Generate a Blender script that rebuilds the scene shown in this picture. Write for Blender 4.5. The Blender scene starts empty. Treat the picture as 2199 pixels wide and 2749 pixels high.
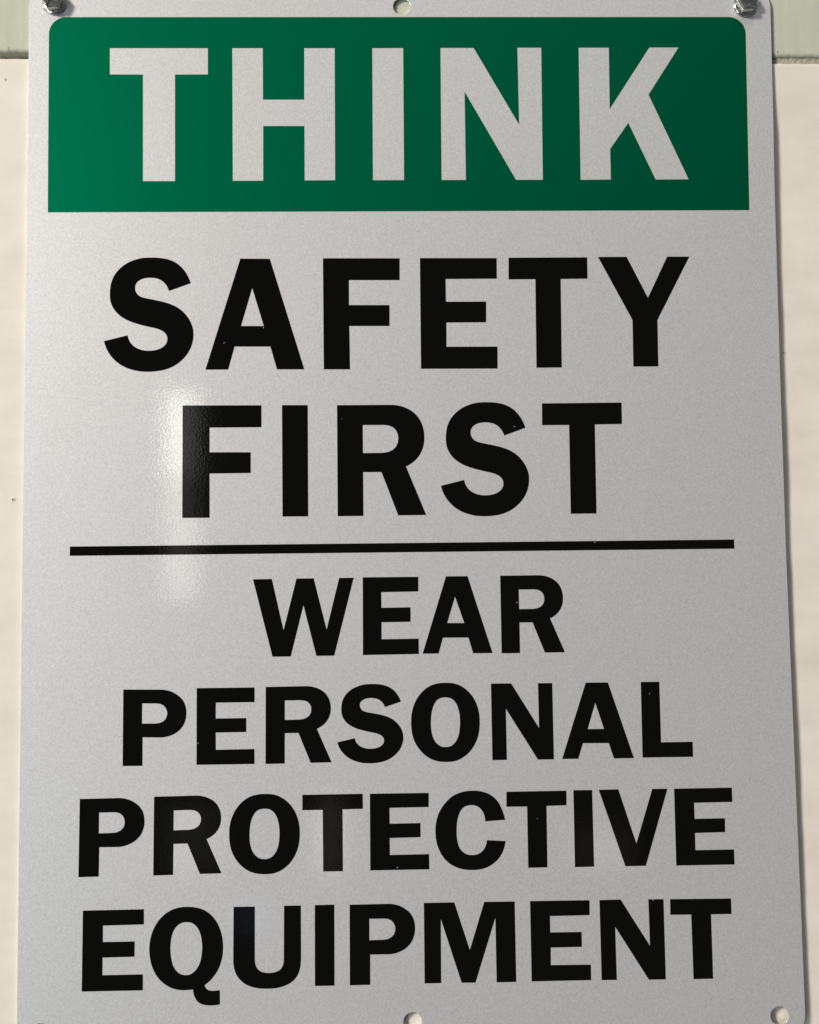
import bpy, bmesh, math, random
from mathutils import Matrix, Vector
random.seed(7)

C = bpy.context.scene.collection
sc = bpy.context.scene

# ------------------------------------------------------------------ camera
cam_d = bpy.data.cameras.new("camera")
cam = bpy.data.objects.new("camera", cam_d)
C.objects.link(cam)
sc.camera = cam
cam_d.sensor_fit = 'VERTICAL'
cam_d.sensor_height = 36.0
cam_d.sensor_width = 36.0
cam_d.lens = 36.0 * 2800 / 2749
cam_d.clip_start = 0.01
cam_d.clip_end = 60
RT = Vector((0.999722, -0.020642, -0.011398))
UP = Vector((0.010147, -0.059762, 0.998161))
FW = Vector((0.021285, 0.997999, 0.059536))
m = Matrix.Identity(4)
for i in range(3):
    m[i][0] = RT[i]; m[i][1] = UP[i]; m[i][2] = -FW[i]
m.translation = Vector((-0.006742, -0.346187, -0.024925))
cam.matrix_world = m

# ------------------------------------------------------------------ light
w = bpy.data.worlds.new("World")
sc.world = w
w.use_nodes = True
bg = w.node_tree.nodes["Background"]
bg.inputs[0].default_value = (0.80, 0.90, 1.0, 1)
bg.inputs[1].default_value = 0.095

def area(name, loc, target, sx, sy, power, col):
    d = bpy.data.lights.new(name, 'AREA')
    d.shape = 'RECTANGLE'; d.size = sx; d.size_y = sy
    d.energy = power; d.color = col
    o = bpy.data.objects.new(name, d); C.objects.link(o)
    o.location = loc
    o.rotation_euler = (Vector(target) - Vector(loc)).to_track_quat('-Z', 'Y').to_euler()
    return o

area("side_lamp", (-2.45, -2.35, 1.32), (0, 0, 0.02), 0.6, 0.6, 163.0, (1.0, 0.965, 0.885))
area("low_cool_fill", (-1.9, -2.3, -0.75), (0, 0, -0.05), 0.8, 0.8, 27.0, (0.80, 0.91, 1.0))  # added cool fill from low left, no known source
area("overhead_fill", (0.25, -1.5, 2.1), (0, -0.3, 0), 1.2, 1.2, 14.0, (1.0, 0.97, 0.9))  # added soft fill from above, in place of stronger ambient light
# the tall bright gap of a doorway behind the photographer, mirrored in the gloss of the sign
area("doorway_light", (-0.469, -2.0, 0.295), (-0.074, 0, 0.02), 0.068, 0.19, 0.118, (1.0, 0.98, 0.92))
area("doorway_light_lower", (-0.469, -2.0, 0.06), (-0.074, 0, 0.0), 0.068, 0.27, 0.072, (1.0, 0.97, 0.86))

# added dim lamps standing in for room reflections in the lower lettering
area("reflection_fill", (-0.119, -1.6, -0.501), (-0.03, 0, -0.11), 0.050, 0.135, 0.017, (1.0, 0.86, 0.84))
area("reflection_fill_dim", (-0.370, -1.6, -0.502), (-0.07, 0, -0.11), 0.100, 0.130, 0.014, (1.0, 0.93, 0.92))
area("reflection_fill_blue", (-0.267, -1.6, -0.645), (-0.05, 0, -0.13), 0.044, 0.055, 0.0045, (0.45, 0.55, 1.0))
area("reflection_fill_warm", (0.383, -1.6, -0.534), (0.06, 0, -0.11), 0.112, 0.076, 0.009, (1.0, 0.80, 0.62))

sc.view_settings.view_transform = 'Standard'
sc.view_settings.look = 'None'
sc.view_settings.exposure = 0.0
sc.view_settings.gamma = 1.0

# ------------------------------------------------------------------ helpers
def tag(o, label=None, cat=None, group=None, kind=None):
    if label: o['label'] = label
    if cat: o['category'] = cat
    if group: o['group'] = group
    if kind: o['kind'] = kind
    return o

def empty(name, loc=(0, 0, 0)):
    o = bpy.data.objects.new(name, None)
    o.empty_display_size = 0.01
    o.location = loc
    C.objects.link(o)
    return o

def link_mesh(name, me, mat, parent=None):
    o = bpy.data.objects.new(name, me)
    me.materials.clear(); me.materials.append(mat)
    C.objects.link(o)
    if parent: o.parent = parent
    return o

def from_bm(name, bm, mat, parent=None, smooth=False):
    me = bpy.data.meshes.new(name)
    bmesh.ops.recalc_face_normals(bm, faces=bm.faces)
    bm.to_mesh(me); bm.free()
    if smooth:
        for p in me.polygons: p.use_smooth = True
    return link_mesh(name, me, mat, parent)

def slab(name, loops, y_front, thick, mat, parent, bevel=0.0):
    """loops in mm on the sign plane (x right, z up); solid from y_front back by thick (mm)."""
    cu = bpy.data.curves.new(name, 'CURVE')
    cu.dimensions = '2D'; cu.fill_mode = 'BOTH'
    cu.extrude = thick / 2 - bevel; cu.bevel_depth = bevel; cu.bevel_resolution = 2
    cu.offset = -bevel
    for l in loops:
        s = cu.splines.new('POLY'); s.points.add(len(l) - 1)
        for p, q in zip(s.points, l): p.co = (q[0], q[1], 0, 1)
        s.use_cyclic_u = True
    tmp = bpy.data.objects.new("tmp", cu)
    C.objects.link(tmp)
    dg = bpy.context.evaluated_depsgraph_get()
    me = bpy.data.meshes.new_from_object(tmp.evaluated_get(dg))
    bpy.data.objects.remove(tmp); bpy.data.curves.remove(cu)
    me.name = name
    # curve xy -> world xz, front faces -y
    T = Matrix(((1, 0, 0, 0), (0, 0, -1, y_front + thick / 2), (0, 1, 0, 0), (0, 0, 0, 1)))
    me.transform(Matrix.Scale(0.001, 4) @ T)
    return link_mesh(name, me, mat, parent)

def smooth_loop(pts, ang=31.0):
    """round a traced outline: spline through the points, keeping corners and long straight runs."""
    n = len(pts)
    if n < 14: return pts
    V = [Vector(p) for p in pts]
    corner = []
    for i in range(n):
        a = V[i] - V[i - 1]; b = V[(i + 1) % n] - V[i]
        corner.append(a.length > 0 and b.length > 0 and math.degrees(a.angle(b)) > ang)
    ln = [(V[(i + 1) % n] - V[i]).length for i in range(n)]
    med = sorted(ln)[n // 2]
    straight = [ln[i] > 2.6 * med for i in range(n)]
    tan = []
    for i in range(n):
        a = V[i] - V[i - 1]; b = V[(i + 1) % n] - V[i]
        if straight[i - 1] and not straight[i]: t = a.normalized()
        elif straight[i] and not straight[i - 1]: t = b.normalized()
        else: t = (a / a.length * b.length + b / b.length * a.length).normalized()
        tan.append(t)
    out = []
    for i in range(n):
        j = (i + 1) % n
        out.append(tuple(V[i]))
        if straight[i] or (corner[i] and corner[j]): continue
        d = V[j] - V[i]
        t0 = tan[i] if not corner[i] else None
        t1 = tan[j] if not corner[j] else None
        if t0 is None: t0 = (2 * d.normalized() - t1).normalized() if t1 else d.normalized()
        if t1 is None: t1 = (2 * d.normalized() - t0).normalized()
        for k in (1, 2, 3):
            u = k / 4
            h = ((2*u**3 - 3*u**2 + 1) * V[i] + (u**3 - 2*u**2 + u) * t0 * ln[i]
                 + (-2*u**3 + 3*u**2) * V[j] + (u**3 - u**2) * t1 * ln[i])
            out.append((h.x, h.y))
    return out

def rounded_rect_pts(corners, radii, n=10):
    """corners counter-clockwise; arcs by quadratic-ish circular fillet."""
    out = []
    k = len(corners)
    for i in range(k):
        p = Vector(corners[i]); r = radii[i]
        if r <= 0: out.append(tuple(p)); continue
        a = (Vector(corners[i - 1]) - p).normalized(); b = (Vector(corners[(i + 1) % k]) - p).normalized()
        half = a.angle(b) / 2
        dist = r / math.tan(half)
        cen = p + (a + b).normalized() * (r / math.sin(half))
        s = p + a * dist - cen; e = p + b * dist - cen
        a0 = math.atan2(s.y, s.x); a1 = math.atan2(e.y, e.x)
        da = (a1 - a0 + math.pi) % (2 * math.pi) - math.pi
        for q in range(n + 1):
            t = a0 + da * q / n
            out.append((cen.x + r * math.cos(t), cen.y + r * math.sin(t)))
    return out

def circle(cx, cz, r, n=40):
    return [(cx + r * math.cos(2 * math.pi * i / n), cz + r * math.sin(2 * math.pi * i / n)) for i in range(n)]

# ------------------------------------------------------------------ materials
def mat(name):
    M = bpy.data.materials.new(name); M.use_nodes = True
    nt = M.node_tree
    return M, nt, nt.nodes["Principled BSDF"]

def N(nt, typ, **kw):
    n = nt.nodes.new(typ)
    for k, v in kw.items(): setattr(n, k, v)
    return n

def noise(nt, vec, scale, detail=2.0, rough=0.5):
    n = N(nt, 'ShaderNodeTexNoise'); n.inputs['Scale'].default_value = scale
    n.inputs['Detail'].default_value = detail; n.inputs['Roughness'].default_value = rough
    nt.links.new(vec, n.inputs['Vector'])
    return n.outputs['Fac']

def ramp(nt, fac, stops):
    r = N(nt, 'ShaderNodeValToRGB')
    el = r.color_ramp.elements
    el[0].position, el[0].color = stops[0][0], (*stops[0][1], 1)
    el[1].position, el[1].color = stops[-1][0], (*stops[-1][1], 1)
    for p, c in stops[1:-1]:
        e = el.new(p); e.color = (*c, 1)
    nt.links.new(fac, r.inputs[0])
    return r.outputs[0]

def math_n(nt, op, a, b):
    n = N(nt, 'ShaderNodeMath', operation=op)
    for i, v in enumerate((a, b)):
        if hasattr(v, 'links'): nt.links.new(v, n.inputs[i])
        else: n.inputs[i].default_value = v
    return n.outputs[0]

def mix(nt, fac, a, b, mode='MIX'):
    n = N(nt, 'ShaderNodeMix', data_type='RGBA', blend_type=mode)
    for i, v in ((0, fac), (6, a), (7, b)):
        if hasattr(v, 'links'): nt.links.new(v, n.inputs[i])
        elif isinstance(v, tuple): n.inputs[i].default_value = (*v, 1)
        else: n.inputs[i].default_value = v
    return n.outputs[2]

def bump(nt, height, dist, normal=None, strength=1.0):
    b = N(nt, 'ShaderNodeBump'); b.inputs['Distance'].default_value = dist
    b.inputs['Strength'].default_value = strength
    nt.links.new(height, b.inputs['Height'])
    if normal is not None: nt.links.new(normal, b.inputs['Normal'])
    return b.outputs[0]

def coords(nt):
    g = N(nt, 'ShaderNodeNewGeometry')
    return g.outputs['Position']

def scaled(nt, vec, s):
    n = N(nt, 'ShaderNodeVectorMath', operation='MULTIPLY'); n.inputs[1].default_value = s
    nt.links.new(vec, n.inputs[0])
    return n.outputs[0]

def turned(nt, vec):
    n = N(nt, 'ShaderNodeVectorRotate', rotation_type='EULER_XYZ')
    n.inputs['Rotation'].default_value = (0.3, 0.61, 0.2)
    nt.links.new(vec, n.inputs['Vector'])
    return n.outputs[0]

def orange_peel(nt, pos, k=1.0):
    a = noise(nt, turned(nt, pos), 1250, 2.0, 0.6)
    b = noise(nt, turned(nt, pos), 240, 1.0, 0.5)
    return bump(nt, b, 0.6e-5, bump(nt, a, 0.9e-5 * k))

def specks(nt, pos, cells, radius, keep):
    v = N(nt, 'ShaderNodeTexVoronoi'); v.inputs['Scale'].default_value = cells
    warp = noise(nt, pos, 4000, 1.0)
    nt.links.new(pos, v.inputs['Vector'])
    d = math_n(nt, 'ADD', v.outputs['Distance'], math_n(nt, 'MULTIPLY', math_n(nt, 'SUBTRACT', warp, 0.5), radius))
    small = math_n(nt, 'LESS_THAN', d, radius)
    sep = N(nt, 'ShaderNodeSeparateColor'); nt.links.new(v.outputs['Color'], sep.inputs[0])
    return math_n(nt, 'MULTIPLY', small, math_n(nt, 'GREATER_THAN', sep.outputs[0], keep))

def film_material(name, col, col2, metallic, rough, spec, coat, grain, bumpd, coat_ior):
    M, nt, P = mat(name)
    pos = coords(nt)
    g = noise(nt, turned(nt, pos), 1750, 1.5, 0.55)
    c = ramp(nt, g, [(0.30, tuple(x * (1 - grain) for x in col)), (0.70, tuple(min(1, x * (1 + grain)) for x in col))])
    big = noise(nt, pos, 34, 3.0, 0.55)
    c = mix(nt, math_n(nt, 'MULTIPLY', big, 0.5), c, mix(nt, 1.0, c, col2, 'MULTIPLY'))
    nt.links.new(c, P.inputs['Base Color'])
    P.inputs['Metallic'].default_value = metallic
    P.inputs['Roughness'].default_value = rough
    P.inputs['Specular IOR Level'].default_value = spec
    P.inputs['Coat Weight'].default_value = coat
    P.inputs['Coat Roughness'].default_value = 0.035
    P.inputs['Coat IOR'].default_value = coat_ior
    nt.links.new(bump(nt, g, bumpd), P.inputs['Normal'])
    nt.links.new(orange_peel(nt, pos, 1.25), P.inputs['Coat Normal'])
    return M

M_SILVER = film_material("pearl_grey_film", (0.545, 0.529, 0.526), (0.965, 0.962, 0.99), 0.36, 0.51, 0.3, 1.0, 0.10, 2.6e-5, 2.1)
M_GREEN = film_material("green_ink", (0.0, 0.092, 0.043), (0.95, 0.99, 1.0), 0.72, 0.52, 0.0, 0.1, 0.03, 1.5e-5, 1.3)

def black_ink():
    M, nt, P = mat("black_ink")
    pos = coords(nt)
    s = math_n(nt, 'MAXIMUM', specks(nt, scaled(nt, pos, (1, 0, 1)), 190, 0.030, 0.80), specks(nt, scaled(nt, turned(nt, scaled(nt, pos, (1, 0, 1))), (0.5, 0, 1.6)), 240, 0.035, 0.93))
    c = mix(nt, s, (0.0024, 0.0022, 0.0018), (0.30, 0.29, 0.27))
    nt.links.new(c, P.inputs['Base Color'])
    P.inputs['Roughness'].default_value = 0.06
    P.inputs['Specular IOR Level'].default_value = 0.22
    nt.links.new(orange_peel(nt, pos), P.inputs['Normal'])
    return M
M_BLACK = black_ink()

def edge_metal():
    M, nt, P = mat("cut_aluminium_edge")
    pos = coords(nt)
    g = noise(nt, scaled(nt, pos, (300, 3000, 300)), 1.0, 2)
    nt.links.new(ramp(nt, g, [(0.3, (0.82, 0.82, 0.81)), (0.7, (0.92, 0.92, 0.91))]), P.inputs['Base Color'])
    P.inputs['Metallic'].default_value = 1.0; P.inputs['Roughness'].default_value = 0.14
    return M
M_EDGE = edge_metal()

def steel():
    M, nt, P = mat("zinc_plated_steel")
    pos = coords(nt)
    g = noise(nt, pos, 900, 3, 0.6)
    nt.links.new(ramp(nt, g, [(0.3, (0.47, 0.47, 0.44)), (0.7, (0.62, 0.62, 0.58))]), P.inputs['Base Color'])
    P.inputs['Metallic'].default_value = 1.0
    nt.links.new(math_n(nt, 'ADD', math_n(nt, 'MULTIPLY', g, 0.2), 0.10), P.inputs['Roughness'])
    nt.links.new(bump(nt, noise(nt, pos, 2500, 2), 6e-6), P.inputs['Normal'])
    return M
M_STEEL = steel()

def paint(name, c0, c1, streak, rough, peel):
    M, nt, P = mat(name)
    pos = coords(nt)
    a = noise(nt, scaled(nt, pos, streak), 1.0, 4, 0.6)
    b = noise(nt, pos, 60, 3, 0.6)
    f = math_n(nt, 'ADD', math_n(nt, 'MULTIPLY', a, 0.55), math_n(nt, 'MULTIPLY', b, 0.45))
    nt.links.new(ramp(nt, f, [(0.35, c0), (0.65, c1)]), P.inputs['Base Color'])
    P.inputs['Roughness'].default_value = rough
    P.inputs['Specular IOR Level'].default_value = 0.15
    h1 = noise(nt, scaled(nt, pos, streak), 1.6, 3)
    h2 = noise(nt, pos, 420, 3, 0.6)
    nt.links.new(bump(nt, h2, peel, bump(nt, h1, peel * 2)), P.inputs['Normal'])
    return M
M_SAGE = paint("sage_paint", (0.395, 0.392, 0.312), (0.452, 0.446, 0.362), (260, 100, 28), 0.45, 3e-5)
M_CREAM = paint("cream_paint", (0.59, 0.53, 0.46), (0.66, 0.598, 0.535), (45, 100, 120), 0.42, 2.5e-5)

def mortar():
    M, nt, P = mat("mortar")
    pos = coords(nt)
    a = noise(nt, pos, 900, 5, 0.7)
    nt.links.new(ramp(nt, a, [(0.3, (0.19, 0.18, 0.125)), (0.55, (0.32, 0.305, 0.23)), (0.75, (0.46, 0.43, 0.34))]), P.inputs['Base Color'])
    P.inputs['Roughness'].default_value = 0.9
    nt.links.new(bump(nt, a, 1.5e-4), P.inputs['Normal'])
    return M
M_MORTAR = mortar()

def pit_floor():
    M, nt, P = mat("dark_pit_floor")  # dark brown for the flat disc that stands in for a pit
    pos = coords(nt)
    nt.links.new(ramp(nt, noise(nt, pos, 2500, 2), [(0.3, (0.03, 0.026, 0.018)), (0.7, (0.09, 0.08, 0.06))]), P.inputs['Base Color'])
    P.inputs['Roughness'].default_value = 0.9
    return M
M_PIT_FLOOR = pit_floor()

# ------------------------------------------------------------------ the wall
MM = 0.001
def hsh(x, z, k):
    return (math.sin(x * 0.071 * k + z * 0.093 * k + k) + math.sin(x * 0.113 * k - z * 0.057 * k + 2.1 * k)) * 0.5

def face_depth(x, z, lower):
    """distance (mm) of the wall face behind the front of the sign."""
    t = min(1, max(0, (x + 127) / 254))                     # 0 at the sign's left edge, 1 at its right edge
    if not lower:
        return 1.32 + 0.20 * t + 0.03 * hsh(x, z, 1.0)
    d = min(1, max(0, (148 - z) / 30)); d = d * d * (3 - 2 * d)
    band = 0.07 * math.sin(z * 0.21 + x * 0.01) + 0.05 * math.sin(z * 0.37 - x * 0.02 + 1.7) + 0.03 * math.sin(z * 0.71 + 0.4)
    far = 1.45 + 1.30 * d + 0.16 * d * math.sin(z * 0.060 + 0.6) + 0.10 * d * math.sin(z * 0.137)
    near = 1.40 + 0.42 * math.exp(-((z - 15) / 90) ** 2)
    return near + (far - near) * t * t + band + 0.03 * hsh(x, z, 1.3)

def joint_top(x):   return 153.05 - 0.0066 * x + 0.07 * math.sin(x * 0.9) + 0.05 * math.sin(x * 2.3 + 1)
def joint_bottom(x): return 151.05 - 0.0072 * x + 0.06 * math.sin(x * 1.1 + 2) + 0.05 * math.sin(x * 2.9)

def xs_list():
    xs = [-420, -360, -300, -250, -210, -180, -165, -155]
    x = -148.0
    while x <= -112: xs.append(x); x += 0.7
    xs += [i * 8.0 for i in range(-13, 14)]
    x = 112.0
    while x <= 158: xs.append(x); x += 0.7
    xs += [165, 180, 210, 250, 300, 360, 420]
    return xs

def wall_block(name, lower, mat_, parent):
    """a block face with softly rounded edge turning back into the joint."""
    steps = [0, 0.04, 0.12, 0.25, 0.45, 0.7, 1.0, 1.4, 1.9, 2.6, 3.6, 5, 7, 9]
    v = 11.0
    lim = 560.0 if lower else 300.0
    while v < lim:
        steps.append(v); v += 2.5 if v < 340 else 20
    steps.append(lim)
    r = 1.3
    xs = xs_list()
    bm = bmesh.new(); rows = []
    back = []
    for x in xs:
        e = joint_bottom(x) if lower else joint_top(x)
        back.append(bm.verts.new((x * MM, (face_depth(x, e, lower) + r + 9) * MM, e * MM)))
    rows.append(back)
    for s in steps:
        row = []
        for x in xs:
            e = joint_bottom(x) if lower else joint_top(x)
            z = e - s if lower else e + s
            y = face_depth(x, z, lower)
            if s < r: y += r - math.sqrt(max(0, r * r - (r - s) ** 2))
            if lower: y -= 0 
            row.append(bm.verts.new((x * MM, y * MM, z * MM)))
        rows.append(row)
    for a, b in zip(rows, rows[1:]):
        for i in range(len(xs) - 1):
            bm.faces.new((a[i], a[i + 1], b[i + 1], b[i]))
    me = bpy.data.meshes.new(name)
    bm.normal_update()
    if sum(f.normal.y for f in bm.faces) > 0: bmesh.ops.reverse_faces(bm, faces=bm.faces)
    bm.to_mesh(me); bm.free()
    for p_ in me.polygons: p_.use_smooth = True
    return link_mesh(name, me, mat_, parent)

wall = empty("painted_wall", (0, 0.02, 0))
wall.matrix_world = Matrix.Identity(4)
tag(wall, "painted wall behind the sign, pale sage green above a joint and cream below", "wall")
tag(wall_block("wall_block", False, M_SAGE, wall), "pale sage green upper block")
tag(wall_block("wall_block", True, M_CREAM, wall), "cream lower block")

bm = bmesh.new(); rows = []
for k in range(7):
    row = []
    x = -420.0
    while x <= 420:
        z0, z1 = joint_bottom(x) - 1.2, joint_top(x) + 1.2
        z = z0 + (z1 - z0) * k / 6
        y = 3.1 + random.uniform(-0.15, 0.15) + (1.6 if x < -100 else 0) + 0.5 * math.exp(-((x - 20) / 120) ** 2) - (0.6 * min(1, max(0, (x - 100) / 30)))
        row.append(bm.verts.new((x * MM, y * MM, z * MM)))
        x += 0.8 if 118 < abs(x) < 150 else 4.0
    rows.append(row)
for a, b in zip(rows, rows[1:]):
    for i in range(min(len(a), len(b)) - 1):
        bm.faces.new((a[i], a[i + 1], b[i + 1], b[i]))
from_bm("mortar_joint", bm, M_MORTAR, wall)

def pinhole(x, z, r, name="pinhole", rim=0.22, dark=True):
    """a small burst blister: a raised uneven rim of paint round a dark pit."""
    lower = z < 152
    y = face_depth(x, z, lower)
    bm = bmesh.new(); rings = []
    prof = [(2.2, -0.02), (1.55, rim * 0.55), (1.15, rim), (0.85, rim * 0.75), (0.6, 0.02)]
    n = 14
    off = [random.uniform(0.75, 1.25) for _ in range(n)]
    for q, h in prof:
        rings.append([bm.verts.new(((x + r * q * off[i] * math.cos(2 * math.pi * i / n)) * MM, (y - h * (0.6 + 0.4 * off[i])) * MM,
                                    (z + r * q * off[i] * math.sin(2 * math.pi * i / n)) * MM)) for i in range(n)])
    for a, b in zip(rings, rings[1:]):
        for i in range(n): bm.faces.new((a[i], a[(i + 1) % n], b[(i + 1) % n], b[i]))
    rimo = from_bm(name, bm, M_CREAM if lower else M_SAGE, wall, smooth=True)
    bm = bmesh.new()
    vs = [bm.verts.new(((x + r * 0.8 * off[i] * math.cos(2 * math.pi * i / n)) * MM, (y - 0.05) * MM,
                        (z + r * 0.8 * off[i] * math.sin(2 * math.pi * i / n)) * MM)) for i in range(n)]
    bm.faces.new(vs)
    from_bm("pit", bm, M_PIT_FLOOR if dark else M_MORTAR, rimo)

pinhole(-134.1, 155.3, 0.26, rim=0.10)
pinhole(-135.0, 144.4, 0.34, rim=0.22, dark=False)
pinhole(-130.9, 1.3, 0.42, rim=0.30)
pinhole(128.9, 49.0, 0.38, rim=0.15)
pinhole(129.7, 153.9, 0.26, rim=0.08)

# ------------------------------------------------------------------ the sign
sign = empty("safety_sign", (0, 0, -0.1778))
tag(sign, "silver grey THINK safety first sign with green header and black lettering, screwed to the wall", "sign")
sign.matrix_world = Matrix.Identity(4)

outline = [(-126.6, 177.6), (-126.85, 119.6), (-126.93, 43.5), (-127.05, -42.8), (-127.15, -114.8), (-127.2, -177.4),
           (127.75, -178.0), (127.55, -143.0), (127.0, -84), (126.45, -21.2), (126.4, 40), (126.6, 105.9), (126.95, 130.0), (127.3, 177.3)]
outline = rounded_rect_pts(outline, [8.5, 0, 0, 0, 0, 8.5, 8.5, 0, 0, 0, 0, 0, 0, 8.5])
hole_at = [(-118.1, 170.2), (118.3, 169.4), (0.0, 169.2), (-0.2, -169.3), (119.3, -169.8), (-119.45, -170.4)]
sheet = slab("sheet", [outline] + [circle(x, z, 2.98) for x, z in hole_at], 0.0, 1.15, M_SILVER, sign, bevel=0.09)
sheet.data.materials.append(M_EDGE)
for p_ in sheet.data.polygons:
    if abs(p_.normal.y) < 0.5: p_.material_index = 1

green = [(-119.72, 97.80), (117.62, 97.60), (118.35, 165.45), (-119.95, 165.40)]
slab("green_header", [rounded_rect_pts(green, [0, 0, 5.9, 5.9], 14)], -0.05, 0.07, M_GREEN, sign)
slab("divider_line", [[(-111.5, -14.54), (-111.5, -17.60), (109.0, -17.64), (109.0, -14.58)]], -0.05, 0.07, M_BLACK, sign)

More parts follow.
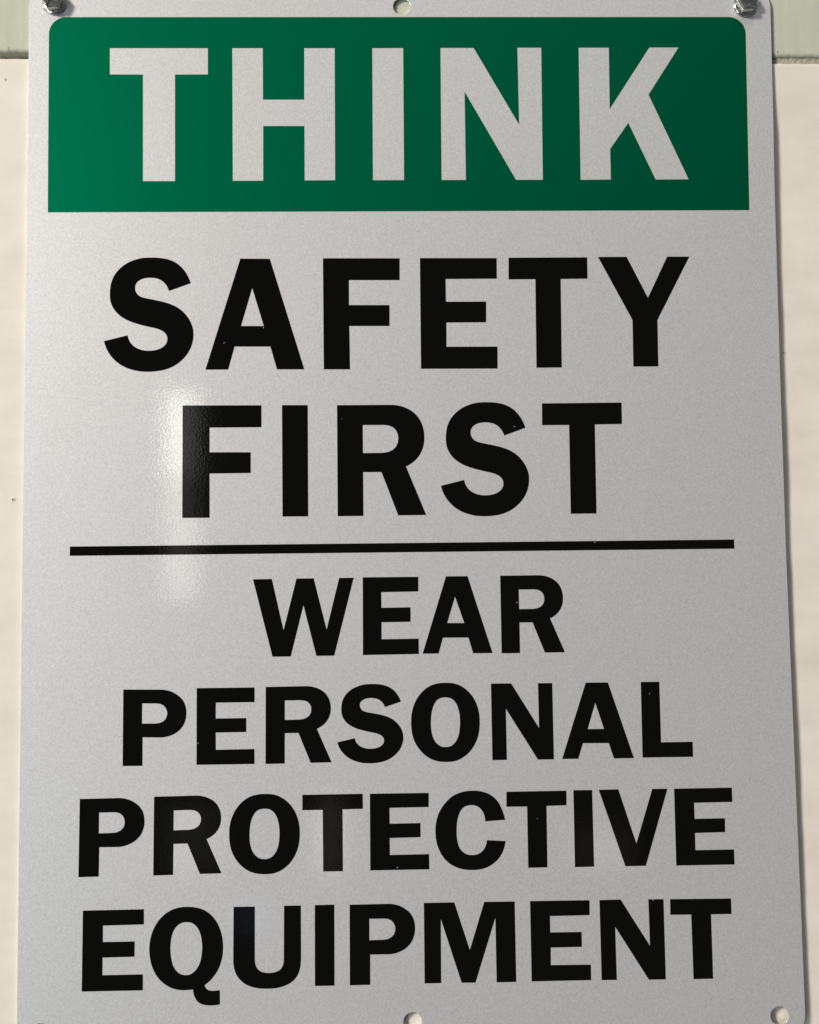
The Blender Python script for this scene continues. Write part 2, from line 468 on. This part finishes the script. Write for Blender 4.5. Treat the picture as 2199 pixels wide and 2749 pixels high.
# outlines of the lettering in mm from the middle of the sign
LETTERS = [
    ('THINK', 'T', ["-99.30,154.49 -66.16,154.46 -66.16,145.31 -77.28,145.28 -77.21,108.33 -87.94,108.37 -88.08,145.29 -99.25,145.35"]),
    ('THINK', 'H', ["-57.86,154.46 -47.54,154.45 -47.52,136.46 -33.53,136.44 -33.43,154.44 -23.09,154.43 -23.26,108.46 -33.53,108.42 -33.50,127.28 -47.47,127.31 -47.53,108.39 -57.76,108.38"]),
    ('THINK', 'I', ["-10.25,154.42 0.28,154.46 0.08,108.42 -10.45,108.42"]),
    ('THINK', 'N', ["13.05,154.49 24.39,154.48 39.54,127.50 39.40,154.55 47.57,154.54 47.24,108.37 38.12,108.40 21.06,139.20 21.07,108.39 12.83,108.41"]),
    ('THINK', 'K', ["60.44,154.53 70.82,154.53 70.64,132.91 84.82,154.60 94.84,154.59 84.09,137.98 97.10,108.36 85.83,108.32 76.91,128.13 70.48,119.03 70.46,108.37 60.16,108.33"]),
    ('SAFETY', 'S', ["-71.88,73.36 -72.60,75.25 -73.65,77.15 -75.10,78.96 -76.85,80.37 -79.01,81.38 -81.77,82.00 -85.12,82.19 -88.28,82.01 -91.06,81.28 -93.44,80.14 -95.63,78.43 -97.24,76.45 -98.25,74.28 -98.74,71.80 -98.85,69.62 -98.55,67.04 -97.69,65.05 -96.24,63.16 -94.30,61.66 -91.95,60.45 -89.02,59.47 -85.69,58.61 -83.14,58.00 -81.38,57.23 -80.22,56.23 -79.69,55.00 -79.73,53.82 -80.28,52.64 -81.48,51.56 -83.06,50.89 -85.42,50.56 -87.78,50.74 -89.73,51.45 -91.28,52.55 -92.34,54.04 -92.87,55.82 -100.73,53.92 -99.93,51.45 -98.69,49.27 -96.86,47.18 -94.53,45.49 -91.99,44.38 -89.06,43.66 -85.93,43.47 -82.59,43.70 -79.63,44.39 -76.86,45.70 -74.47,47.65 -72.66,49.90 -71.53,52.35 -70.98,55.51 -71.10,57.69 -71.88,60.07 -73.13,62.16 -74.96,64.16 -77.30,65.70 -80.04,66.78 -82.99,67.54 -85.74,68.12 -87.90,68.63 -89.26,69.30 -90.13,70.44 -90.47,71.73 -90.29,72.92 -89.59,74.01 -88.39,74.79 -86.81,75.21 -85.23,75.30 -83.46,75.09 -81.89,74.48 -80.53,73.33 -79.76,72.23 -79.15,70.76"]),
    ('SAFETY', 'A', ["-55.31,81.67 -45.40,81.55 -34.01,43.91 -43.14,43.98 -45.32,51.69 -57.26,51.77 -59.41,44.03 -66.99,44.03", "-51.34,71.62 -47.50,58.67 -55.11,58.72"]),
    ('SAFETY', 'F', ["-27.57,81.65 -1.72,81.52 -1.81,74.04 -18.86,74.13 -18.93,65.61 -5.29,65.53 -5.37,58.40 -18.86,58.49 -18.73,43.80 -27.51,43.86"]),
    ('SAFETY', 'E', ["5.12,81.55 31.08,81.42 31.02,74.36 13.71,74.33 13.73,66.55 27.30,66.53 27.18,59.45 13.76,59.47 13.71,51.22 30.89,51.17 30.77,43.69 5.04,43.81"]),
    ('SAFETY', 'T', ["35.12,81.53 61.79,81.52 61.76,74.20 52.66,74.12 52.42,43.90 43.88,43.90 44.07,74.10 34.99,74.09"]),
    ('SAFETY', 'Y', ["65.48,81.63 75.23,81.64 82.13,67.53 89.05,81.63 96.63,81.60 85.18,59.89 85.08,44.04 76.63,44.04 76.70,59.95"]),
    ('FIRST', 'F', ["-74.54,32.05 -48.37,31.89 -48.39,24.53 -65.60,24.56 -65.60,16.29 -51.97,16.17 -51.99,9.24 -65.60,9.20 -65.60,-5.51 -74.60,-5.47"]),
    ('FIRST', 'I', ["-41.53,31.90 -32.95,31.83 -32.99,-5.38 -41.51,-5.35"]),
    ('FIRST', 'R', ["-23.18,31.73 -5.55,31.71 -2.43,31.39 0.09,30.53 2.22,29.19 3.96,27.35 5.14,25.08 5.75,22.72 5.88,20.37 5.66,18.22 5.03,16.26 4.00,14.41 2.62,12.86 1.15,11.76 -0.36,10.94 6.19,-5.33 -3.12,-5.35 -8.56,9.16 -14.66,9.18 -14.69,-5.43 -23.22,-5.42", "-14.65,24.97 -7.57,24.95 -5.92,24.74 -4.46,24.08 -3.50,23.00 -2.93,21.62 -2.83,20.25 -3.00,18.98 -3.55,17.71 -4.54,16.70 -6.01,15.93 -8.05,15.60 -14.66,15.56"]),
    ('FIRST', 'S', ["39.80,23.61 39.09,25.48 38.05,27.36 36.61,29.15 34.87,30.54 32.73,31.54 30.00,32.16 26.68,32.34 23.54,32.17 20.79,31.44 18.43,30.32 16.25,28.62 14.66,26.67 13.66,24.52 13.18,22.07 13.07,19.91 13.37,17.36 14.22,15.40 15.65,13.53 17.58,12.04 19.90,10.85 22.81,9.88 26.11,9.03 28.64,8.42 30.38,7.66 31.54,6.67 32.06,5.46 32.02,4.29 31.48,3.12 30.29,2.06 28.72,1.39 26.38,1.06 24.04,1.24 22.11,1.94 20.57,3.03 19.52,4.50 19.00,6.26 11.21,4.39 11.99,1.94 13.22,-0.21 15.04,-2.27 17.35,-3.95 19.86,-5.04 22.77,-5.75 25.88,-5.94 29.19,-5.72 32.12,-5.03 34.87,-3.74 37.24,-1.81 39.03,0.41 40.15,2.84 40.70,5.96 40.58,8.11 39.80,10.47 38.57,12.53 36.75,14.51 34.43,16.04 31.71,17.10 28.79,17.85 26.07,18.43 23.93,18.94 22.57,19.60 21.71,20.72 21.37,22.00 21.55,23.18 22.25,24.25 23.43,25.03 25.00,25.45 26.57,25.53 28.33,25.32 29.88,24.72 31.23,23.58 32.00,22.50 32.60,21.04"]),
    ('FIRST', 'T', ["45.49,31.78 72.34,31.86 72.29,24.61 63.14,24.51 63.06,-5.39 54.44,-5.41 54.48,24.41 45.41,24.43"]),
    ('WEAR', 'W', ["-51.32,-26.03 -45.11,-25.97 -41.32,-42.88 -36.99,-25.92 -31.30,-25.92 -27.15,-42.85 -22.90,-25.88 -18.08,-25.87 -24.71,-51.42 -30.58,-51.41 -34.73,-34.74 -39.00,-51.50 -44.99,-51.49"]),
    ('WEAR', 'E', ["-15.10,-25.77 3.30,-25.81 3.25,-30.66 -9.02,-30.74 -9.01,-35.90 0.61,-35.84 0.59,-40.62 -9.03,-40.67 -9.06,-46.23 3.18,-46.19 3.18,-51.23 -15.25,-51.34"]),
    ('WEAR', 'A', ["12.47,-25.77 19.64,-25.78 27.56,-51.23 21.13,-51.22 19.63,-46.02 11.20,-45.98 9.71,-51.14 4.43,-51.14", "15.39,-32.52 18.34,-41.24 12.69,-41.17"]),
    ('WEAR', 'R', ["30.49,-25.75 43.07,-25.75 45.29,-25.97 47.10,-26.57 48.62,-27.49 49.87,-28.75 50.72,-30.32 51.16,-31.94 51.26,-33.56 51.11,-35.05 50.66,-36.39 49.93,-37.67 48.95,-38.74 47.90,-39.50 46.83,-40.07 51.55,-51.27 44.90,-51.29 40.98,-41.30 36.63,-41.29 36.65,-51.35 30.56,-51.35", "36.59,-30.40 41.65,-30.41 42.83,-30.56 43.87,-31.01 44.56,-31.76 44.97,-32.71 45.04,-33.65 44.93,-34.53 44.53,-35.40 43.83,-36.10 42.79,-36.63 41.33,-36.86 36.61,-36.89"]),
    ('PERSONAL', 'P', ["-93.74,-61.53 -82.32,-61.71 -80.95,-61.75 -79.44,-62.00 -77.79,-62.55 -76.27,-63.43 -75.03,-64.44 -74.05,-65.71 -73.49,-67.04 -73.17,-68.83 -73.21,-70.47 -73.57,-72.10 -74.24,-73.57 -75.32,-74.90 -76.67,-75.93 -78.17,-76.62 -79.94,-77.10 -81.57,-77.24 -87.38,-77.10 -87.43,-86.32 -93.83,-86.26", "-87.57,-66.11 -82.67,-66.21 -81.57,-66.40 -80.61,-66.89 -79.92,-67.67 -79.49,-68.71 -79.40,-69.47 -79.54,-70.42 -79.94,-71.29 -80.68,-72.02 -81.77,-72.52 -83.00,-72.70 -87.60,-72.69"]),
    ('PERSONAL', 'E', ["-69.81,-61.41 -50.89,-61.44 -50.90,-66.22 -63.55,-66.21 -63.60,-71.37 -53.62,-71.34 -53.63,-75.88 -63.61,-75.90 -63.55,-81.49 -51.00,-81.40 -50.95,-86.25 -69.85,-86.25"]),
    ('PERSONAL', 'R', ["-47.24,-61.33 -34.30,-61.24 -32.02,-61.44 -30.17,-62.01 -28.61,-62.89 -27.34,-64.12 -26.48,-65.64 -26.04,-67.22 -25.95,-68.81 -26.12,-70.25 -26.59,-71.57 -27.35,-72.82 -28.37,-73.87 -29.45,-74.62 -30.56,-75.18 -25.81,-86.08 -32.64,-86.15 -36.58,-76.42 -41.05,-76.44 -41.12,-86.26 -47.38,-86.30", "-41.00,-65.82 -35.80,-65.80 -34.59,-65.93 -33.53,-66.37 -32.83,-67.09 -32.41,-68.01 -32.34,-68.94 -32.47,-69.79 -32.88,-70.65 -33.61,-71.33 -34.69,-71.85 -36.19,-72.09 -41.03,-72.15"]),
    ('PERSONAL', 'S', ["-2.90,-66.71 -3.42,-65.45 -4.18,-64.18 -5.24,-62.98 -6.51,-62.05 -8.08,-61.37 -10.09,-60.96 -12.53,-60.83 -14.83,-60.95 -16.84,-61.44 -18.58,-62.19 -20.17,-63.33 -21.34,-64.65 -22.08,-66.10 -22.43,-67.75 -22.51,-69.20 -22.29,-70.91 -21.67,-72.24 -20.61,-73.50 -19.20,-74.50 -17.50,-75.30 -15.36,-75.95 -12.94,-76.52 -11.09,-76.94 -9.81,-77.45 -8.96,-78.11 -8.58,-78.93 -8.61,-79.72 -9.01,-80.50 -9.88,-81.22 -11.03,-81.67 -12.75,-81.89 -14.46,-81.77 -15.88,-81.29 -17.01,-80.56 -17.78,-79.57 -18.16,-78.39 -23.88,-79.65 -23.30,-81.29 -22.40,-82.74 -21.06,-84.13 -19.37,-85.26 -17.53,-86.00 -15.39,-86.48 -13.11,-86.60 -10.68,-86.45 -8.53,-85.99 -6.52,-85.12 -4.78,-83.82 -3.46,-82.33 -2.64,-80.69 -2.24,-78.59 -2.33,-77.14 -2.90,-75.56 -3.80,-74.17 -5.14,-72.84 -6.84,-71.81 -8.83,-71.09 -10.98,-70.58 -12.98,-70.20 -14.55,-69.86 -15.54,-69.41 -16.17,-68.65 -16.42,-67.79 -16.29,-67.00 -15.78,-66.28 -14.91,-65.76 -13.75,-65.47 -12.61,-65.42 -11.32,-65.56 -10.18,-65.97 -9.19,-66.73 -8.63,-67.46 -8.18,-68.44"]),
    ('PERSONAL', 'O', ["12.10,-60.77 14.54,-60.99 16.51,-61.64 18.34,-62.81 20.01,-64.45 21.37,-66.46 22.35,-68.92 22.87,-71.53 22.96,-73.97 22.69,-76.87 21.91,-79.59 20.69,-81.86 19.16,-83.73 17.33,-85.14 15.36,-86.10 13.08,-86.51 11.11,-86.52 8.84,-86.24 6.72,-85.49 4.90,-84.32 3.24,-82.62 1.87,-80.62 0.89,-78.17 0.44,-75.42 0.37,-73.44 0.52,-71.01 1.06,-68.73 1.97,-66.53 3.26,-64.56 5.09,-62.76 7.07,-61.56 9.51,-60.91", "11.78,-65.54 13.15,-65.75 14.36,-66.42 15.35,-67.74 16.03,-69.58 16.40,-71.73 16.47,-73.71 16.31,-76.00 15.92,-77.97 15.08,-79.78 14.01,-80.98 12.79,-81.57 11.58,-81.70 10.21,-81.49 9.00,-80.74 7.94,-79.43 7.26,-77.67 6.92,-75.53 6.89,-73.55 7.05,-71.27 7.44,-69.29 8.20,-67.47 9.19,-66.26 10.41,-65.67"]),
    ('PERSONAL', 'N', ["26.85,-61.23 33.53,-61.26 42.49,-75.95 42.40,-61.32 47.14,-61.32 47.20,-86.23 41.93,-86.21 31.63,-69.51 31.71,-86.18 26.94,-86.17"]),
    ('PERSONAL', 'A', ["58.22,-61.35 65.59,-61.39 73.64,-86.21 67.02,-86.23 65.44,-81.19 56.88,-81.12 55.26,-86.18 49.92,-86.15", "61.24,-68.00 63.96,-76.56 58.56,-76.54"]),
    ('PERSONAL', 'L', ["76.51,-61.36 82.67,-61.38 82.77,-81.20 93.25,-81.18 93.23,-86.09 76.50,-86.08"]),
    ('PROTECTIVE', 'P', ["-107.62,-96.62 -95.96,-96.53 -94.56,-96.53 -93.02,-96.75 -91.34,-97.26 -89.80,-98.12 -88.54,-99.11 -87.56,-100.37 -86.99,-101.69 -86.68,-103.50 -86.73,-105.15 -87.11,-106.80 -87.80,-108.31 -88.92,-109.67 -90.31,-110.75 -91.84,-111.49 -93.65,-112.01 -95.32,-112.19 -101.24,-112.18 -101.36,-121.50 -107.89,-121.59", "-101.35,-101.09 -96.35,-101.07 -95.24,-101.24 -94.26,-101.71 -93.55,-102.49 -93.13,-103.53 -93.04,-104.29 -93.19,-105.25 -93.61,-106.15 -94.37,-106.89 -95.48,-107.43 -96.74,-107.64 -101.43,-107.74"]),
    ('PROTECTIVE', 'R', ["-83.60,-96.28 -70.38,-96.13 -68.05,-96.32 -66.16,-96.88 -64.57,-97.76 -63.27,-99.00 -62.40,-100.52 -61.94,-102.12 -61.86,-103.71 -62.03,-105.17 -62.51,-106.50 -63.30,-107.76 -64.34,-108.83 -65.45,-109.59 -66.58,-110.16 -61.74,-121.12 -68.72,-121.22 -72.73,-111.44 -77.30,-111.49 -77.39,-121.38 -83.78,-121.46", "-77.24,-100.78 -71.92,-100.73 -70.69,-100.85 -69.60,-101.29 -68.88,-102.02 -68.46,-102.94 -68.39,-103.87 -68.52,-104.74 -68.95,-105.60 -69.69,-106.29 -70.79,-106.83 -72.32,-107.07 -77.28,-107.16"]),
    ('PROTECTIVE', 'O', ["-47.34,-95.95 -44.87,-96.17 -42.86,-96.82 -41.01,-97.99 -39.31,-99.62 -37.93,-101.63 -36.94,-104.09 -36.41,-106.69 -36.32,-109.13 -36.59,-112.01 -37.38,-114.74 -38.62,-117.00 -40.17,-118.87 -42.03,-120.28 -44.04,-121.23 -46.35,-121.64 -48.35,-121.65 -50.66,-121.37 -52.81,-120.62 -54.65,-119.45 -56.34,-117.76 -57.72,-115.76 -58.72,-113.32 -59.18,-110.58 -59.25,-108.60 -59.10,-106.17 -58.56,-103.89 -57.63,-101.70 -56.31,-99.73 -54.46,-97.93 -52.45,-96.74 -49.97,-96.09", "-47.67,-100.71 -46.28,-100.92 -45.04,-101.59 -44.04,-102.91 -43.36,-104.75 -42.98,-106.89 -42.91,-108.87 -43.07,-111.15 -43.46,-113.12 -44.32,-114.93 -45.40,-116.12 -46.64,-116.71 -47.87,-116.84 -49.26,-116.63 -50.49,-115.88 -51.56,-114.58 -52.25,-112.82 -52.60,-110.68 -52.63,-108.71 -52.47,-106.43 -52.08,-104.45 -51.30,-102.64 -50.29,-101.43 -49.06,-100.84"]),
    ('PROTECTIVE', 'T', ["-35.42,-96.44 -15.72,-96.41 -15.70,-101.25 -22.35,-101.32 -22.38,-121.13 -28.77,-121.13 -28.82,-101.39 -35.45,-101.39"]),
    ('PROTECTIVE', 'E', ["-13.39,-96.43 5.86,-96.45 5.80,-101.00 -7.02,-101.08 -7.00,-106.18 3.07,-106.13 3.02,-110.66 -7.05,-110.78 -7.03,-116.22 5.76,-116.15 5.77,-121.02 -13.47,-121.04"]),
    ('PROTECTIVE', 'C', ["30.82,-105.53 30.36,-103.70 29.51,-101.49 28.35,-99.42 26.89,-97.93 25.12,-96.88 23.04,-96.23 20.36,-95.95 17.98,-96.11 15.74,-96.66 13.65,-97.65 11.84,-99.16 10.18,-101.18 8.89,-103.50 8.19,-105.97 7.90,-108.44 7.98,-110.48 8.39,-112.97 9.18,-115.16 10.26,-117.07 11.72,-118.70 13.48,-119.96 15.54,-120.87 17.76,-121.34 19.98,-121.48 22.35,-121.32 24.74,-120.66 26.83,-119.46 28.49,-117.96 29.71,-116.09 30.49,-114.06 30.81,-112.39 24.73,-111.97 24.33,-113.67 23.64,-114.97 22.59,-115.97 21.24,-116.56 19.76,-116.69 18.28,-116.48 16.95,-115.73 15.86,-114.55 15.22,-112.79 14.88,-110.45 14.86,-108.26 15.09,-105.79 15.56,-103.90 16.41,-102.16 17.61,-101.08 19.10,-100.66 20.59,-100.69 22.07,-101.22 23.24,-102.41 23.96,-103.88 24.23,-105.93"]),
    ('PROTECTIVE', 'T', ["31.37,-96.49 51.09,-96.44 51.07,-101.15 44.47,-101.26 44.38,-121.04 38.10,-121.08 38.09,-101.37 31.29,-101.33"]),
    ('PROTECTIVE', 'I', ["53.42,-96.34 59.59,-96.36 59.70,-121.09 53.41,-121.13"]),
    ('PROTECTIVE', 'V', ["61.77,-96.33 68.24,-96.28 73.78,-113.89 79.45,-96.32 84.48,-96.32 76.72,-121.10 69.98,-121.13"]),
    ('PROTECTIVE', 'E', ["86.66,-96.36 105.78,-96.30 105.86,-100.95 93.17,-101.03 93.17,-106.24 103.23,-106.19 103.17,-110.68 93.19,-110.80 93.18,-116.34 105.91,-116.34 105.98,-121.17 86.73,-121.20"]),
    ('EQUIPMENT', 'E', ["-106.38,-132.20 -86.75,-132.12 -86.76,-136.93 -99.89,-137.07 -99.89,-142.25 -89.68,-142.25 -89.72,-147.07 -99.97,-147.15 -99.99,-152.70 -87.01,-152.67 -86.99,-157.70 -106.56,-157.72"]),
    ('EQUIPMENT', 'Q', ["-67.12,-156.37 -65.51,-155.14 -64.06,-153.51 -62.77,-151.48 -61.81,-148.97 -61.32,-146.45 -61.24,-144.39 -61.40,-142.17 -61.96,-139.63 -62.93,-137.23 -64.22,-135.30 -65.84,-133.68 -67.78,-132.54 -70.04,-131.86 -72.62,-131.61 -75.05,-131.72 -77.31,-132.29 -79.40,-133.36 -81.17,-134.84 -82.78,-136.87 -83.90,-139.07 -84.61,-141.43 -84.96,-143.95 -84.92,-146.33 -84.51,-148.86 -83.70,-151.24 -82.49,-153.39 -80.95,-155.15 -79.02,-156.53 -76.77,-157.52 -74.04,-157.92 -72.11,-157.85 -70.90,-157.74 -70.66,-159.37 -70.10,-160.64 -69.21,-161.76 -68.09,-162.41 -66.64,-162.75 -64.71,-162.87 -63.10,-162.74 -62.27,-162.55 -62.30,-158.11 -63.42,-158.22 -64.87,-158.27 -66.00,-158.04 -66.72,-157.48 -67.09,-156.76", "-72.78,-136.46 -71.33,-136.76 -70.03,-137.66 -68.98,-139.18 -68.42,-140.78 -68.10,-142.68 -67.98,-144.59 -68.17,-146.95 -68.58,-149.00 -69.38,-150.72 -70.51,-152.12 -71.79,-152.97 -73.24,-153.18 -74.85,-152.86 -76.14,-151.94 -77.19,-150.42 -77.75,-148.67 -78.11,-146.45 -78.20,-144.40 -78.01,-142.03 -77.53,-139.98 -76.65,-138.25 -75.52,-137.16 -74.23,-136.58"]),
    ('EQUIPMENT', 'U', ["-57.84,-131.89 -50.98,-131.91 -51.03,-147.83 -50.99,-149.22 -50.71,-150.63 -49.93,-151.90 -48.79,-152.62 -47.22,-152.96 -45.65,-152.99 -44.08,-152.64 -42.80,-151.96 -42.01,-150.79 -41.71,-149.26 -41.66,-147.58 -41.54,-131.82 -36.09,-131.82 -36.10,-147.41 -36.19,-149.78 -36.51,-152.01 -37.23,-153.82 -38.38,-155.33 -39.82,-156.42 -41.82,-157.29 -44.25,-157.84 -47.24,-157.95 -50.09,-157.75 -52.22,-157.23 -54.22,-156.28 -55.92,-154.85 -57.06,-153.16 -57.70,-151.33 -57.95,-149.51 -57.98,-147.42"]),
    ('EQUIPMENT', 'I', ["-31.58,-131.79 -25.24,-131.74 -25.37,-157.41 -31.68,-157.39"]),
    ('EQUIPMENT', 'P', ["-20.28,-131.86 -8.51,-131.81 -7.10,-131.83 -5.54,-132.06 -3.85,-132.59 -2.29,-133.47 -1.01,-134.49 -0.01,-135.79 0.57,-137.14 0.90,-138.99 0.86,-140.69 0.48,-142.38 -0.21,-143.91 -1.33,-145.30 -2.72,-146.40 -4.26,-147.14 -6.09,-147.67 -7.77,-147.84 -13.75,-147.81 -13.82,-157.35 -20.41,-157.41", "-13.93,-136.46 -8.88,-136.47 -7.75,-136.65 -6.76,-137.13 -6.05,-137.93 -5.61,-139.00 -5.52,-139.78 -5.67,-140.76 -6.08,-141.67 -6.85,-142.43 -7.97,-142.97 -9.23,-143.19 -13.97,-143.27"]),
    ('EQUIPMENT', 'M', ["3.85,-131.72 13.76,-131.73 18.61,-146.99 23.53,-131.74 33.47,-131.79 33.53,-157.38 27.17,-157.38 27.08,-136.84 20.30,-157.33 15.80,-157.28 9.30,-136.94 9.16,-157.28 3.79,-157.26"]),
    ('EQUIPMENT', 'E', ["38.49,-131.75 57.95,-131.81 57.89,-136.57 44.92,-136.67 44.90,-141.87 55.15,-141.90 55.13,-146.64 44.98,-146.70 44.91,-152.26 57.97,-152.34 57.95,-157.27 38.57,-157.31"]),
    ('EQUIPMENT', 'N', ["61.22,-131.83 68.15,-131.78 77.43,-146.73 77.26,-131.86 82.24,-131.91 82.33,-157.50 76.78,-157.47 66.17,-140.44 66.32,-157.39 61.37,-157.34"]),
    ('EQUIPMENT', 'T', ["84.41,-131.95 104.45,-132.09 104.48,-137.04 97.74,-137.04 97.83,-157.59 91.41,-157.59 91.22,-137.01 84.36,-136.96"]),
]
for word, ch, loops in LETTERS:
    pts = [[tuple(float(v) for v in q.split(',')) for q in l.split()] for l in loops]
    pts = [smooth_loop(l) for l in pts]
    first = word == 'THINK'
    o = slab("letter", pts, -0.10 if first else -0.05, 0.10 if first else 0.07, M_SILVER if first else M_BLACK, sign)
    o['label'] = "%s letter %s of the word %s" % ("silver" if first else "black", ch, word)

# raised burr of the sheet beside the screws
def burr(cx, cz, R, a0, a1, w, h):
    bm = bmesh.new(); rings = []
    n = 18
    for i in range(n + 1):
        t = math.radians(a0 + (a1 - a0) * i / n)
        k = math.sin(math.pi * i / n) ** 0.7
        ring = []
        for q in range(7):
            s = -1 + 2 * q / 6
            rr = R + s * w * (0.3 + 0.7 * k)
            ring.append(bm.verts.new(((cx + rr * math.cos(t)) * MM, (0.02 - h * k * (1 - s * s)) * MM, (cz + rr * math.sin(t)) * MM)))
        rings.append(ring)
    for a, b in zip(rings, rings[1:]):
        for q in range(6): bm.faces.new((a[q], a[q + 1], b[q + 1], b[q]))
    return from_bm("burr", bm, M_SILVER, sheet, smooth=True)
burr(-118.1, 170.2, 5.0, 205, 248, 0.4, 0.06)
burr(118.3, 169.4, 5.0, 180, 245, 0.4, 0.07)

# ------------------------------------------------------------------ the screws
def clip(poly, nx, ny, d):
    out = []
    for i in range(len(poly)):
        a, b = poly[i - 1], poly[i]
        fa = a[0] * nx + a[1] * ny - d; fb = b[0] * nx + b[1] * ny - d
        if (fa >= 0) != (fb >= 0):
            t = fa / (fa - fb)
            out.append((a[0] + (b[0] - a[0]) * t, a[1] + (b[1] - a[1]) * t))
        if fb >= 0: out.append(b)
    return out

def prism(bm, layers):
    """layers: list of (polygon, height in mm out from the sign) with equal point counts."""
    rings = [[bm.verts.new((x * MM, -h * MM, z * MM)) for x, z in poly] for poly, h in layers]
    n = len(rings[0])
    for a, b in zip(rings, rings[1:]):
        for i in range(n): bm.faces.new((a[i], a[(i + 1) % n], b[(i + 1) % n], b[i]))
    bm.faces.new(rings[-1]); bm.faces.new(list(reversed(rings[0])))

def make_screw(loc, hex_rot, slot_rot, label):
    t = empty("screw", (loc[0] * MM, -0.0002, loc[1] * MM))
    tag(t, label, "screw", "screws holding the sign")
    # flange and shank turned on a lathe
    bm = bmesh.new(); n = 48
    prof = [(2.4, -8), (2.4, 0.02), (3.75, 0.02), (4.05, 0.12), (4.12, 0.35), (4.02, 0.6), (3.8, 0.78), (3.45, 0.92), (3.0, 1.0), (2.6, 1.0)]
    rings = [[bm.verts.new((r * math.cos(2 * math.pi * i / n) * MM, -h * MM, r * math.sin(2 * math.pi * i / n) * MM)) for i in range(n)] for r, h in prof]
    for a, b in zip(rings, rings[1:]):
        for i in range(n): bm.faces.new((a[i], a[(i + 1) % n], b[(i + 1) % n], b[i]))
    bm.faces.new(rings[-1])
    from_bm("washer_flange", bm, M_STEEL, t, smooth=True)
    # hexagon head with a slot right across it
    def hexa(R): return [(R * math.cos(math.radians(hex_rot + 60 * i)), R * math.sin(math.radians(hex_rot + 60 * i))) for i in range(6)]
    bm = bmesh.new()
    prism(bm, [(hexa(3.72), 0.75), (hexa(3.66), 1.1), (hexa(3.6), 2.75)])
    nx, ny = -math.sin(math.radians(slot_rot)), math.cos(math.radians(slot_rot))
    for s in (1, -1):
        def half(R, g): return clip(hexa(R), nx * s, ny * s, g)
        prism(bm, [(half(3.6, 0.45), 2.752), (half(3.56, 0.45), 3.25), (half(3.38, 0.5), 3.5), (half(3.05, 0.55), 3.62)])
    from_bm("hex_head", bm, M_STEEL, t)
    return t

make_screw((-118.1, 170.2), 8, 62, "slotted hex screw at the left corner, beside the rounded left end of the green header")
make_screw((118.3, 169.4), 2, -32, "slotted hex screw at the right corner, near the rounded right end of the green header")
